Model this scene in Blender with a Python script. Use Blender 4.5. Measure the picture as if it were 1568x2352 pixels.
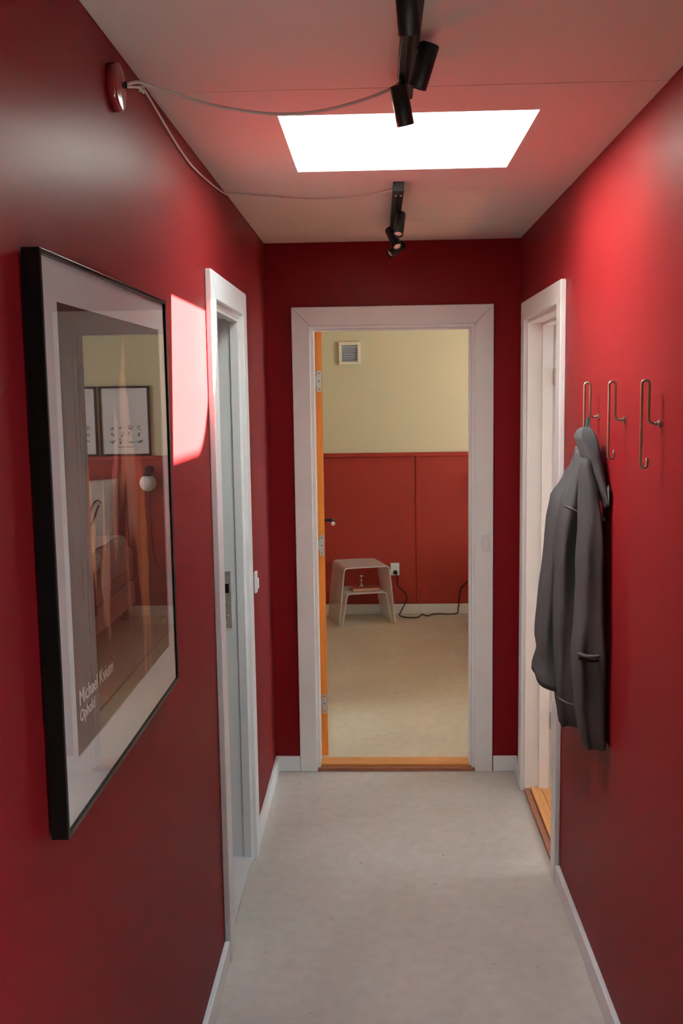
import bpy, bmesh, math, random
from mathutils import Vector, Matrix
random.seed(7)
for o in list(bpy.data.objects):
    bpy.data.objects.remove(o)
S = bpy.context.scene
COL = S.collection

# ------------------------------------------------------------------ key sizes (metres)
W, D, H = 1.118, 4.425, 2.40          # corridor width, distance to end wall, ceiling height
FAR = 7.70                            # far wall of the bedroom
BACK = -2.2                           # corridor end behind the camera

# ------------------------------------------------------------------ camera
F_PX, YAW, PITCH, ROLL = 2270.88, -0.0368, -0.1207, -0.0150
cam_d = bpy.data.cameras.new('camera')
cam = bpy.data.objects.new('camera', cam_d); COL.objects.link(cam)
fwd = Vector((math.sin(YAW)*math.cos(PITCH), math.cos(YAW)*math.cos(PITCH), math.sin(PITCH)))
rt = fwd.cross(Vector((0, 0, 1))).normalized(); up = rt.cross(fwd)
r2 = rt*math.cos(ROLL)+up*math.sin(ROLL); u2 = up*math.cos(ROLL)-rt*math.sin(ROLL)
M = Matrix((r2, u2, -fwd)).transposed().to_4x4(); M.translation = Vector((.4859, 0, 1.7496))
cam.matrix_world = M
cam_d.sensor_fit = 'VERTICAL'; cam_d.sensor_height = 36.0; cam_d.lens = F_PX/2352*36.0
cam_d.clip_start = .02
S.camera = cam

# ------------------------------------------------------------------ sky, sun, portals, exposure
SKY, SUN = 18.5, 300.0
world = bpy.data.worlds.new('sky'); S.world = world; world.use_nodes = True
bg = world.node_tree.nodes['Background']
bg.inputs[0].default_value = (.72, .88, 1.0, 1); bg.inputs[1].default_value = SKY
sun_d = bpy.data.lights.new('sun', 'SUN'); sun_d.energy = SUN; sun_d.angle = math.radians(.6); sun_d.color = (.98, .97, .78)
sun = bpy.data.objects.new('sun', sun_d); COL.objects.link(sun)
sun.rotation_euler = Vector((-1, -.17, -1.596)).to_track_quat('-Z', 'Y').to_euler()
def portal(loc, rot, sx, sy):
    l = bpy.data.lights.new('portal', 'AREA'); l.shape = 'RECTANGLE'; l.size = sx; l.size_y = sy
    l.cycles.is_portal = True
    o = bpy.data.objects.new('portal', l); COL.objects.link(o); o.location = loc; o.rotation_euler = rot
portal((.568, 2.73, 3.0), (0, 0, 0), .60, .58)                      # skylight
portal((3.39, 6.1, 1.55), (0, math.radians(90), 0), 1.2, 1.0)       # bedroom window
portal((W-.01, .275, 1.15), (0, math.radians(90), 0), .80, .45)      # window added beside the viewer to brighten the near left wall
portal((3.39, 3.8, 1.75), (0, math.radians(90), 0), .5, .7)         # unseen side room window, put in to light the jamb
vs = S.view_settings
vs.view_transform = 'Standard'; vs.look = 'None'; vs.gamma = 1.0; vs.use_curve_mapping = False
vs.exposure = 0.30
S.cycles.max_bounces = 14; S.cycles.diffuse_bounces = 7; S.cycles.glossy_bounces = 5
S.cycles.transparent_max_bounces = 16; S.cycles.sample_clamp_indirect = 14.0
S.cycles.caustics_reflective = False; S.cycles.caustics_refractive = False

# ------------------------------------------------------------------ materials
MATS = {}
def mat(name, col, rough=.5, spec=.5, metal=0., var=0., vscale=6., bump=0., bscale=60., rvar=0., stretch=None, coat=0.):
    if name in MATS: return MATS[name]
    m = bpy.data.materials.new(name); m.use_nodes = True; nt = m.node_tree; n = nt.nodes; L = nt.links
    b = n['Principled BSDF']
    b.inputs['Base Color'].default_value = (*col, 1); b.inputs['Roughness'].default_value = rough
    b.inputs['Specular IOR Level'].default_value = spec; b.inputs['Metallic'].default_value = metal
    b.inputs['Coat Weight'].default_value = coat
    tc = n.new('ShaderNodeTexCoord'); mp = n.new('ShaderNodeMapping')
    L.new(tc.outputs['Object'], mp.inputs[0])
    if stretch: mp.inputs['Scale'].default_value = stretch
    if var or rvar:
        t = n.new('ShaderNodeTexNoise'); t.inputs['Scale'].default_value = vscale; t.inputs['Detail'].default_value = 6
        L.new(mp.outputs[0], t.inputs['Vector'])
        if var:
            r = n.new('ShaderNodeMapRange'); r.inputs[1].default_value = .25; r.inputs[2].default_value = .75
            r.inputs[3].default_value = 1-var; r.inputs[4].default_value = 1+var
            L.new(t.outputs[0], r.inputs[0])
            h = n.new('ShaderNodeMix'); h.data_type = 'RGBA'; h.blend_type = 'MULTIPLY'; h.inputs[0].default_value = 1
            h.inputs[6].default_value = (*col, 1); L.new(r.outputs[0], h.inputs[7]); L.new(h.outputs[2], b.inputs['Base Color'])
        if rvar:
            r = n.new('ShaderNodeMapRange'); r.inputs[1].default_value = .3; r.inputs[2].default_value = .7
            r.inputs[3].default_value = rough-rvar; r.inputs[4].default_value = rough+rvar
            L.new(t.outputs[0], r.inputs[0]); L.new(r.outputs[0], b.inputs['Roughness'])
    if bump:
        t = n.new('ShaderNodeTexNoise'); t.inputs['Scale'].default_value = bscale; t.inputs['Detail'].default_value = 5
        L.new(mp.outputs[0], t.inputs['Vector'])
        k = n.new('ShaderNodeBump'); k.inputs['Strength'].default_value = bump; k.inputs['Distance'].default_value = .002
        L.new(t.outputs[0], k.inputs['Height']); L.new(k.outputs[0], b.inputs['Normal'])
    MATS[name] = m
    return m
RED = mat('red_wall_paint', (.172, .0075, .0105), .6, .0, var=.05, vscale=2.2, bump=.10, bscale=28, stretch=(1, 1, .35))
def sheen(m, f0, f90, p, rough):
    """semi-matt paint: a weak gloss that grows towards grazing angles"""
    nt = m.node_tree; n = nt.nodes; L = nt.links; b = n['Principled BSDF']
    b.inputs['Specular IOR Level'].default_value = 0
    g = n.new('ShaderNodeBsdfGlossy'); g.inputs['Roughness'].default_value = rough
    if b.inputs['Normal'].links: L.new(b.inputs['Normal'].links[0].from_socket, g.inputs['Normal'])
    lw = n.new('ShaderNodeLayerWeight'); lw.inputs['Blend'].default_value = .5
    pw = n.new('ShaderNodeMath'); pw.operation = 'POWER'; L.new(lw.outputs['Facing'], pw.inputs[0]); pw.inputs[1].default_value = p
    r = n.new('ShaderNodeMapRange'); r.inputs[3].default_value = f0; r.inputs[4].default_value = f90; L.new(pw.outputs[0], r.inputs[0])
    mx = n.new('ShaderNodeMixShader'); L.new(r.outputs[0], mx.inputs[0]); L.new(b.outputs[0], mx.inputs[1]); L.new(g.outputs[0], mx.inputs[2])
    L.new(mx.outputs[0], n['Material Output'].inputs[0])
sheen(RED, .006, .19, 3.5, .34)
WAIN = mat('red_panel_paint', (.31, .025, .015), .5, .4, var=.05, vscale=3, bump=.06, bscale=50)
YEL = mat('pale_yellow_paint', (.64, .60, .39), .6, .35, var=.02, vscale=2, bump=.08, bscale=45)
CEIL = mat('ceiling_paint', (.65, .57, .54), .75, .25, var=.02, vscale=2.5, bump=.06, bscale=70)
WHITE = mat('white_gloss_paint', (.75, .80, .81), .35, .5, var=.025, vscale=7, bump=.05, bscale=40)
ROOMW = mat('white_room_paint', (.74, .72, .68), .7, .3, var=.02)
SHAFT = mat('shaft_white_paint', (.86, .86, .86), .7, .2)
PINE = mat('orange_pine_edge', (.74, .25, .035), .45, .4, var=.16, vscale=9, stretch=(8, 8, .6), bump=.05)
OAKT = mat('oak_threshold', (.60, .27, .085), .42, .45, var=.18, vscale=8, stretch=(.9, 9, 4), bump=.05)
OAKD = mat('worn_brown_strip', (.30, .125, .07), .55, .3, var=.25, vscale=14, stretch=(.8, 6, 6), bump=.1)
OAKF = mat('oak_floor', (.62, .29, .09), .38, .45, var=.2, vscale=7, stretch=(9, 1.1, 1), bump=.05)
BLACK = mat('black_metal', (.006, .006, .007), .45, .3, var=.05)
FRAMEB = mat('black_frame_lacquer', (.003, .003, .003), .25, .2)
CHROME = mat('chrome', (.75, .75, .74), .18, .5, 1.0)
STEEL = mat('brushed_zinc', (.56, .56, .55), .38, .5, .8, var=.08, vscale=30)
BRASS = mat('aged_nickel', (.27, .225, .175), .34, .5, .5, var=.1, vscale=40)
MATB = mat('mat_board', (.72, .68, .64), .85, .2, var=.015)
PAPER = mat('white_paper', (.76, .76, .76), .85, .2)
INK = mat('grey_ink', (.08, .08, .09), .9, .1)
CABLE = mat('grey_white_cable', (.52, .47, .44), .5, .4)
CORD = mat('dark_cord', (.035, .02, .012), .55, .3)
COATM = mat('dark_grey_cotton', (.056, .055, .062), .92, .15, var=.14, vscale=12, bump=1.0, bscale=32, stretch=(1, 1, .5))
COATL = mat('coat_seam', (.085, .08, .086), .9, .15, var=.1, vscale=60, bump=.3, bscale=300)
TEAL = mat('teal_tape', (.01, .10, .085), .8, .2)
PLAST = mat('white_plastic', (.70, .74, .75), .35, .5)
VENTG = mat('grey_slats', (.42, .43, .48), .5, .4)
DARK = mat('dark_void', (.012, .008, .007), .8, .1)
LENS = mat('lamp_lens', (.85, .66, .66), .15, .6)
JRED = mat('red_plastic_cap', (.22, .018, .022), .16, .6)
PILLOW = mat('grey_linen', (.60, .55, .48), .9, .15, var=.12, vscale=14, bump=.3, bscale=120)
PINKB = mat('dusty_pink_upholstery', (.60, .35, .33), .85, .2, var=.08, vscale=9, bump=.2, bscale=160)
THROW = mat('grey_rose_throw', (.64, .48, .44), .9, .2, var=.1, vscale=11, bump=.3, bscale=130)
WINE = mat('wine_red_blanket', (.17, .022, .025), .9, .15, var=.12, vscale=9, bump=.3, bscale=120)
LINEN = mat('white_lace_sheet', (.78, .78, .80), .85, .2, var=.12, vscale=40, bump=.4, bscale=90)
OPAL = mat('opal_glass', (.84, .85, .88), .2, .5)
RUGM = mat('pale_pink_rug', (.58, .45, .38), .95, .1, var=.1, vscale=30, bump=.5, bscale=180)
BOOKM = mat('red_book_cover', (.30, .045, .03), .5, .4, var=.1)
PAGES = mat('book_pages', (.55, .36, .24), .8, .2)

def floor_mat(name, c0, c1):
    m = bpy.data.materials.new(name); m.use_nodes = True; nt = m.node_tree; n = nt.nodes; L = nt.links
    b = n['Principled BSDF']; tc = n.new('ShaderNodeTexCoord')
    t1 = n.new('ShaderNodeTexNoise'); t1.inputs['Scale'].default_value = 1.6; t1.inputs['Detail'].default_value = 5; t1.inputs['Distortion'].default_value = .6
    t2 = n.new('ShaderNodeTexNoise'); t2.inputs['Scale'].default_value = 22; t2.inputs['Detail'].default_value = 8
    t3 = n.new('ShaderNodeTexNoise'); t3.inputs['Scale'].default_value = 55; t3.inputs['Detail'].default_value = 2
    t4 = n.new('ShaderNodeTexNoise'); t4.inputs['Scale'].default_value = 3.3; t4.inputs['Detail'].default_value = 3
    for t in (t1, t2, t3, t4): L.new(tc.outputs['Object'], t.inputs['Vector'])
    cr = n.new('ShaderNodeValToRGB'); e = cr.color_ramp.elements
    e[0].position = .30; e[0].color = (*c0, 1); e[1].position = .70; e[1].color = (*c1, 1)
    L.new(t1.outputs[0], cr.inputs[0])
    mx = n.new('ShaderNodeMix'); mx.data_type = 'RGBA'; mx.blend_type = 'MULTIPLY'; mx.inputs[0].default_value = 1
    r = n.new('ShaderNodeMapRange'); r.inputs[1].default_value = .3; r.inputs[2].default_value = .7; r.inputs[3].default_value = .93; r.inputs[4].default_value = 1.06
    L.new(t2.outputs[0], r.inputs[0]); L.new(cr.outputs[0], mx.inputs[6]); L.new(r.outputs[0], mx.inputs[7])
    # scattered dark scuffs, only where the coarse noise allows them
    a = n.new('ShaderNodeMapRange'); a.inputs[1].default_value = .69; a.inputs[2].default_value = .73; L.new(t3.outputs[0], a.inputs[0])
    c = n.new('ShaderNodeMapRange'); c.inputs[1].default_value = .50; c.inputs[2].default_value = .62; L.new(t4.outputs[0], c.inputs[0])
    q = n.new('ShaderNodeMath'); q.operation = 'MULTIPLY'; L.new(a.outputs[0], q.inputs[0]); L.new(c.outputs[0], q.inputs[1])
    m2 = n.new('ShaderNodeMix'); m2.data_type = 'RGBA'; L.new(q.outputs[0], m2.inputs[0]); L.new(mx.outputs[2], m2.inputs[6]); m2.inputs[7].default_value = (.12, .10, .09, 1)
    L.new(m2.outputs[2], b.inputs['Base Color'])
    rr = n.new('ShaderNodeMapRange'); rr.inputs[1].default_value = .3; rr.inputs[2].default_value = .7; rr.inputs[3].default_value = .36; rr.inputs[4].default_value = .50
    L.new(t1.outputs[0], rr.inputs[0]); L.new(rr.outputs[0], b.inputs['Roughness'])
    k = n.new('ShaderNodeBump'); k.inputs['Strength'].default_value = .06; k.inputs['Distance'].default_value = .002
    L.new(t2.outputs[0], k.inputs['Height']); L.new(k.outputs[0], b.inputs['Normal'])
    return m
FLOOR = floor_mat('poured_floor', (.46, .425, .38), (.575, .54, .495))
FLOORB = floor_mat('poured_floor_bounce_tint', (.51, .46, .34), (.645, .59, .45))  # same grey floor, with warm bounce from the yellow walls put into its colour

def glass_mat(name, ior, tint=(1, 1, 1)):
    m = bpy.data.materials.new(name); m.use_nodes = True; nt = m.node_tree; n = nt.nodes; L = nt.links
    n.remove(n['Principled BSDF']); out = n['Material Output']
    tr = n.new('ShaderNodeBsdfTransparent'); tr.inputs[0].default_value = (*tint, 1)
    g = n.new('ShaderNodeBsdfGlossy'); g.inputs['Roughness'].default_value = .0
    lw = n.new('ShaderNodeLayerWeight'); lw.inputs['Blend'].default_value = .5
    pw = n.new('ShaderNodeMath'); pw.operation = 'POWER'; L.new(lw.outputs['Facing'], pw.inputs[0]); pw.inputs[1].default_value = ior
    fr = n.new('ShaderNodeMapRange'); fr.inputs[3].default_value = .08; fr.inputs[4].default_value = 1.0; L.new(pw.outputs[0], fr.inputs[0])
    mx = n.new('ShaderNodeMixShader'); L.new(fr.outputs[0], mx.inputs[0]); L.new(tr.outputs[0], mx.inputs[1]); L.new(g.outputs[0], mx.inputs[2])
    L.new(mx.outputs[0], out.inputs[0])
    return m
GLASS = glass_mat('picture_glass', 4.3)
def clear_mat(name, tint):
    m = bpy.data.materials.new(name); m.use_nodes = True; nt = m.node_tree; n = nt.nodes; L = nt.links
    n.remove(n['Principled BSDF'])
    tr = n.new('ShaderNodeBsdfTransparent'); tr.inputs[0].default_value = (*tint, 1); L.new(tr.outputs[0], n['Material Output'].inputs[0])
    return m
CLEAR = clear_mat('clear_backing', (1, 1, 1))
WGLASS = clear_mat('window_pane_glass', (.93, .95, .94))
def acrylic():
    m = bpy.data.materials.new('frosted_acrylic'); m.use_nodes = True; nt = m.node_tree; n = nt.nodes; L = nt.links
    b = n['Principled BSDF']; b.inputs['Base Color'].default_value = (.90, .88, .80, 1); b.inputs['Roughness'].default_value = .22
    b.inputs['Alpha'].default_value = .44; b.inputs['Specular IOR Level'].default_value = .6
    return m
ACR = acrylic()

def art_mat():
    """Poster print: loose generic painting, dark red-brown ground with long flesh and orange strokes (flat print)."""
    m = bpy.data.materials.new('painted_print'); m.use_nodes = True; nt = m.node_tree; n = nt.nodes; L = nt.links
    b = n['Principled BSDF']; b.inputs['Roughness'].default_value = .7; b.inputs['Specular IOR Level'].default_value = .2
    tc = n.new('ShaderNodeTexCoord'); sep = n.new('ShaderNodeSeparateXYZ')
    nz = n.new('ShaderNodeTexNoise'); nz.inputs['Scale'].default_value = 9; nz.inputs['Detail'].default_value = 4
    mp = n.new('ShaderNodeMapping'); mp.inputs['Scale'].default_value = (1, 1.6, .55); L.new(tc.outputs['Object'], mp.inputs[0]); L.new(mp.outputs[0], nz.inputs['Vector'])
    L.new(tc.outputs['Object'], sep.inputs[0])
    def mth(op, a, c=None):
        x = n.new('ShaderNodeMath'); x.operation = op
        for i, v in enumerate((a, c)):
            if v is None: continue
            if isinstance(v, (int, float)): x.inputs[i].default_value = v
            else: L.new(v, x.inputs[i])
        return x.outputs[0]
    wob = mth('MULTIPLY', mth('SUBTRACT', nz.outputs[0], .5), .10)
    yy = mth('ADD', sep.outputs[1], wob); zz = mth('ADD', sep.outputs[2], wob)
    gr = n.new('ShaderNodeValToRGB'); e = gr.color_ramp.elements
    e[0].position = .0; e[0].color = (.150, .062, .042, 1); e[1].position = 1.0; e[1].color = (.040, .030, .022, 1)
    x = e.new(.35); x.color = (.105, .018, .014, 1)
    r = n.new('ShaderNodeMapRange'); r.inputs[1].default_value = 1.2; r.inputs[2].default_value = 1.9; L.new(zz, r.inputs[0]); L.new(r.outputs[0], gr.inputs[0])
    cur = gr.outputs[0]
    strokes = [  # centre y, centre z, half width, half height, lean, colour
        (1.80, 1.70, .030, .15, .18, (.34, .17, .085)), (1.84, 1.62, .042, .17, -.12, (.40, .21, .14)), (1.73, 1.60, .016, .14, .05, (.36, .14, .11)),
        (1.90, 1.50, .040, .15, -.06, (.38, .12, .045)), (1.93, 1.42, .022, .18, .02, (.42, .17, .05)), (1.80, 1.40, .012, .16, .03, (.30, .09, .04)),
        (1.905, 1.30, .012, .14, .05, (.34, .15, .075)), (1.94, 1.27, .009, .13, -.03, (.30, .15, .085)),
        (1.575, 1.55, .016, .10, .04, (.34, .09, .03)), (1.585, 1.50, .010, .07, .0, (.45, .18, .04)), (1.64, 1.47, .014, .13, -.03, (.42, .20, .13)), (1.66, 1.42, .010, .10, .03, (.40, .17, .11)),
        (1.98, 1.33, .014, .13, -.25, (.05, .05, .035)), (1.78, 1.28, .03, .05, .3, (.12, .05, .03))]
    for cy, cz, hw, hh, lean, c in strokes:
        dz = mth('SUBTRACT', zz, cz); dy = mth('SUBTRACT', mth('SUBTRACT', yy, cy), mth('MULTIPLY', dz, lean))
        d = mth('ADD', mth('POWER', mth('ABSOLUTE', mth('DIVIDE', dy, hw)), 2.0), mth('POWER', mth('ABSOLUTE', mth('DIVIDE', dz, hh)), 2.0))
        k = n.new('ShaderNodeMapRange'); k.inputs[1].default_value = 1.15; k.inputs[2].default_value = .55; k.inputs[3].default_value = 0; k.inputs[4].default_value = .8
        L.new(d, k.inputs[0])
        mx = n.new('ShaderNodeMix'); mx.data_type = 'RGBA'; L.new(k.outputs[0], mx.inputs[0]); L.new(cur, mx.inputs[6]); mx.inputs[7].default_value = (*[min(1, q*1.15) for q in c], 1)
        cur = mx.outputs[2]
    L.new(cur, b.inputs['Base Color'])
    return m
ART = art_mat()

# ------------------------------------------------------------------ mesh helpers
class MB:
    def __init__(s): s.bm = bmesh.new()
    def box(s, x0, x1, y0, y1, z0, z1):
        v = [s.bm.verts.new(p) for p in ((x0,y0,z0),(x1,y0,z0),(x1,y1,z0),(x0,y1,z0),(x0,y0,z1),(x1,y0,z1),(x1,y1,z1),(x0,y1,z1))]
        for f in ((3,2,1,0),(4,5,6,7),(0,1,5,4),(1,2,6,5),(2,3,7,6),(3,0,4,7)): s.bm.faces.new([v[i] for i in f])
        return s
    def prism(s, pts, ext):
        """closed outline pts (3D) extruded by vector ext"""
        e = Vector(ext); a = [s.bm.verts.new(p) for p in pts]; b = [s.bm.verts.new(Vector(p)+e) for p in pts]; k = len(pts)
        s.bm.faces.new(a[::-1]); s.bm.faces.new(b)
        for i in range(k): s.bm.faces.new((a[i], a[(i+1) % k], b[(i+1) % k], b[i]))
        return s
    def tube(s, pts, r, seg=8, caps=True, smooth_n=0):
        P = [Vector(p) for p in pts]
        if smooth_n: P = catmull(P, smooth_n)
        rings = []; up = None
        for i, p in enumerate(P):
            t = (P[min(i+1, len(P)-1)]-P[max(i-1, 0)]).normalized()
            if up is None:
                up = Vector((0, 0, 1)) if abs(t.z) < .9 else Vector((1, 0, 0))
            up = (up-t*up.dot(t)).normalized(); sd = t.cross(up)
            rr = r(i/(len(P)-1)) if callable(r) else r
            rings.append([s.bm.verts.new(p+(up*math.cos(2*math.pi*k/seg)+sd*math.sin(2*math.pi*k/seg))*rr) for k in range(seg)])
        for a, b in zip(rings, rings[1:]):
            for k in range(seg): s.bm.faces.new((a[k], a[(k+1) % seg], b[(k+1) % seg], b[k]))
        if caps: s.bm.faces.new(rings[0][::-1]); s.bm.faces.new(rings[-1])
        return s
    def lathe(s, prof, org, axis, seg=24, cap=True):
        """profile (radius, offset along axis)"""
        a = Vector(axis).normalized(); u = a.orthogonal().normalized(); v = a.cross(u); o = Vector(org); rings = []
        for r, h in prof:
            rings.append([s.bm.verts.new(o+a*h+(u*math.cos(2*math.pi*k/seg)+v*math.sin(2*math.pi*k/seg))*r) for k in range(seg)])
        for p, q in zip(rings, rings[1:]):
            for k in range(seg): s.bm.faces.new((p[k], p[(k+1) % seg], q[(k+1) % seg], q[k]))
        if cap: s.bm.faces.new(rings[0][::-1]); s.bm.faces.new(rings[-1])
        return s
    def loft(s, rings, closed=True):
        R = [[s.bm.verts.new(p) for p in r] for r in rings]
        for a, b in zip(R, R[1:]):
            n = len(a)
            for k in range(n if closed else n-1): s.bm.faces.new((a[k], a[(k+1) % n], b[(k+1) % n], b[k]))
        if closed: s.bm.faces.new(R[0][::-1]); s.bm.faces.new(R[-1])
        return s
    def build(s, name, m, parent=None, bevel=0., smooth=False, seg=2, sub=0, xf=None):
        bm = s.bm
        if xf is not None: bm.transform(xf)
        bmesh.ops.recalc_face_normals(bm, faces=bm.faces)
        me = bpy.data.meshes.new(name); bm.to_mesh(me); bm.free()
        ms = m if isinstance(m, (list, tuple)) else [m]
        for x in ms: me.materials.append(x)
        if smooth:
            for p in me.polygons: p.use_smooth = True
        o = bpy.data.objects.new(name, me); COL.objects.link(o)
        if bevel:
            b = o.modifiers.new('bevel', 'BEVEL'); b.width = bevel; b.segments = seg; b.limit_method = 'ANGLE'
        if sub:
            b = o.modifiers.new('sub', 'SUBSURF'); b.levels = sub; b.render_levels = sub
        if parent is not None: adopt(o, parent)
        return o
def catmull(P, n):
    out = []
    for i in range(len(P)-1):
        a, b, c, d = P[max(i-1, 0)], P[i], P[i+1], P[min(i+2, len(P)-1)]
        for k in range(n):
            t = k/n
            out.append(.5*((2*b)+(c-a)*t+(2*a-5*b+4*c-d)*t*t+(3*b-a-3*c+d)*t**3))
    out.append(P[-1]); return out
def adopt(o, parent):
    o.parent = parent
    # meshes are modelled in place, so undo the offset of the chain above them
    off = Vector((0, 0, 0)); p = parent
    while p is not None: off += p.location if p.type == 'EMPTY' else Vector((0, 0, 0)); p = p.parent
    o.matrix_parent_inverse = Matrix.Translation(-off) if parent.type == 'EMPTY' else Matrix.Identity(4)
def tag(o, label, cat, group=None, kind=None):
    o['label'] = label; o['category'] = cat
    if group: o['group'] = group
    if kind: o['kind'] = kind
    return o
def thing(name, label, cat, loc, group=None, kind=None):
    o = bpy.data.objects.new(name, None); COL.objects.link(o); o.location = loc; o.empty_display_size = .05
    return tag(o, label, cat, group, kind)
def struct(o, label, cat): return tag(o, label, cat, None, 'structure')

# ------------------------------------------------------------------ shell: floors, walls, ceilings
LY0, LY1, LZ = 2.945, 3.535, 2.025     # left opening
RY0, RY1, RZ = 3.435, 4.185, 2.035     # right opening
EX0, EX1, EZ = .195, .922, 2.040       # end opening
T = .12
struct(MB().box(-.12, W+.02, BACK-.1, D+.02, -.08, 0).build('floor', FLOOR), 'grey poured floor of the red corridor', 'floor')
struct(MB().box(-.9, 3.4, D+.02, FAR, -.08, 0).build('floor_bedroom', FLOORB), 'poured floor of the bedroom beyond the open door, tinted with yellow bounce light', 'floor')
struct(MB().box(-T, 0, BACK, LY0, 0, 2.5).box(-T, 0, LY1, D, 0, 2.5).box(-T, 0, LY0, LY1, LZ, 2.5).build('wall_left', RED), 'deep red painted corridor wall behind the framed poster', 'wall')
VY0, VY1, VZ0, VZ1 = .05, .50, .75, 1.55   # unseen opening added beside the viewer as fill light
struct(MB().box(W, W+T, BACK, VY0, 0, 2.5).box(W, W+T, VY1, RY0, 0, 2.5).box(W, W+T, VY0, VY1, 0, VZ0).box(W, W+T, VY0, VY1, VZ1, 2.5).box(W, W+T, RY1, D, 0, 2.5).box(W, W+T, RY0, RY1, RZ, 2.5).build('wall_right', RED), 'deep red painted corridor wall carrying the coat hooks', 'wall')
struct(MB().box(-T, EX0, D, D+.05, 0, 2.5).box(EX1, W+T, D, D+.05, 0, 2.5).box(EX0, EX1, D, D+.05, EZ, 2.5).build('wall_end', RED), 'dark red end wall around the open bedroom door', 'wall')
struct(MB().box(-T, W+T, BACK-.1, BACK, 0, 2.5).build('wall_back', RED), 'red wall closing the corridor behind the viewer', 'wall')

# ceiling: solid deck plus three boards with open joints, cut out for the skylight
SX0, SX1, SY0, SY1 = .26, .876, 2.43, 3.03
ceil = MB().box(-T, W+T, BACK-.1, SY0-.03, 2.413, 2.5).box(-T, W+T, SY1+.03, D+.05, 2.413, 2.5).box(-T, SX0-.03, SY0-.03, SY1+.03, 2.413, 2.5).box(SX1+.03, W+T, SY0-.03, SY1+.03, 2.413, 2.5).build('ceiling', CEIL)
struct(ceil, 'pale corridor ceiling of painted boards around the skylight', 'ceiling')
g = .0012
for a, b in ((BACK, .95), (.95, 2.23), (3.335, 3.90), (3.90, D)):
    MB().box(0, W, a+g, b-g, H, 2.4129).build('ceiling_board', CEIL, ceil, bevel=.0015)
a, b = 2.23, 3.335
MB().box(0, W, a+g, SY0, H, 2.4129).box(0, W, SY1, b-g, H, 2.4129).box(0, SX0, SY0, SY1, H, 2.4129).box(SX1, W, SY0, SY1, H, 2.4129).build('ceiling_board', CEIL, ceil)

# skylight: white shaft, rounded curb on top, clear dome
TOP = 2.972
sky = thing('window_1', 'bright white rooflight shaft in the corridor ceiling', 'skylight', (.568, 2.73, H), kind='structure')
for nm, bx in (('shaft_wall', (SX0-.03, SX0, SY0-.03, SY1+.03)), ('shaft_wall', (SX1, SX1+.03, SY0-.03, SY1+.03)), ('shaft_wall', (SX0, SX1, SY0-.03, SY0)), ('shaft_wall', (SX0, SX1, SY1, SY1+.03))):
    MB().box(*bx, 2.413, TOP).build(nm, SHAFT, sky)
def rrect(x0, x1, y0, y1, r, n=8, far=None):
    out = []; q = far or r
    for cx, cy, a0, r in ((x1-q, y1-q, 0, q), (x0+r, y1-r, 90, r), (x0+r, y0+r, 180, r), (x1-r, y0+r, 270, r)):
        for i in range(n+1):
            t = math.radians(a0+90*i/n); out.append((cx+r*math.cos(t), cy+r*math.sin(t)))
    return out
curb = MB(); inner = rrect(SX0, SX1, SY0, SY1, .03, far=.21); outer = rrect(SX0-.14, SX1+.14, SY0-.14, SY1+.14, .02)
ri = [[(x, y, z) for x, y in inner] for z in (TOP, TOP+.02)]; ro = [[(x, y, z) for x, y in outer] for z in (TOP+.02, TOP)]
vs_ = [[curb.bm.verts.new(p) for p in r] for r in (ri[0], ri[1], ro[0], ro[1])]
k_ = len(inner)
for q in range(4):
    A, B = vs_[q], vs_[(q+1) % 4]
    for i in range(k_): curb.bm.faces.new((A[i], A[(i+1) % k_], B[(i+1) % k_], B[i]))
curb.build('curb_frame', SHAFT, sky)
dome = []
for i in range(7):
    t = i/6*math.pi/2; sc = math.cos(t)*.999+.001
    dome.append([(.568+(x-.568)*sc*1.15, 2.73+(y-2.73)*sc*1.15, TOP+.022+.14*math.sin(t)) for x, y in inner])
MB().loft(dome).build('dome', WGLASS, sky, smooth=True)

# bedroom shell
bw = MB().box(-.9, 3.4, FAR, FAR+.1, 0, 2.6).build('wall_bedroom_far', YEL)
struct(bw, 'pale yellow bedroom wall above dark red panelling', 'wall')
struct(MB().box(-.9, EX0, D+.05, D+.10, 0, 2.6).box(EX1, 3.4, D+.05, D+.10, 0, 2.6).box(EX0, EX1, D+.05, D+.10, EZ, 2.6).build('wall_bedroom_near', YEL), 'bedroom side of the wall holding the open door', 'wall')
struct(MB().box(-1.0, -.9, D+.05, FAR+.1, 0, 2.6).build('wall_bedroom_left', YEL), 'bedroom side wall behind the open door leaf', 'wall')
WY0, WY1, WZ0, WZ1 = 5.6, 6.6, .95, 2.15
rw = MB().box(3.4, 3.5, D+.05, WY0, 0, 2.6).box(3.4, 3.5, WY1, FAR+.1, 0, 2.6).box(3.4, 3.5, WY0, WY1, 0, WZ0).box(3.4, 3.5, WY0, WY1, WZ1, 2.6).build('wall_bedroom_right', YEL)
struct(rw, 'bedroom wall with the window beside the bed', 'wall')
struct(MB().box(-1.0, 3.5, D+.02, FAR+.1, 2.6, 2.7).build('ceiling_bedroom', CEIL), 'white bedroom ceiling', 'ceiling')
win = thing('window_2', 'white framed bedroom window beside the bed', 'window', (3.45, 6.1, WZ0), kind='structure')
for bx in ((WY0, WY1, WZ0, WZ0+.06), (WY0, WY1, WZ1-.06, WZ1), (WY0, WY0+.06, WZ0, WZ1), (WY1-.06, WY1, WZ0, WZ1), (6.07, 6.13, WZ0, WZ1)):
    MB().box(3.42, 3.47, *bx).build('window_frame', WHITE, win)
for a, b in ((WY0+.06, 6.07), (6.13, WY1-.06)): MB().box(3.443, 3.447, a, b, WZ0+.06, WZ1-.06).build('pane', WGLASS, win)
fill_win = thing('fill_window', 'small added fill light window in the coat hook wall beside the viewer', 'window', (W+.06, .275, VZ0), kind='structure')
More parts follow.
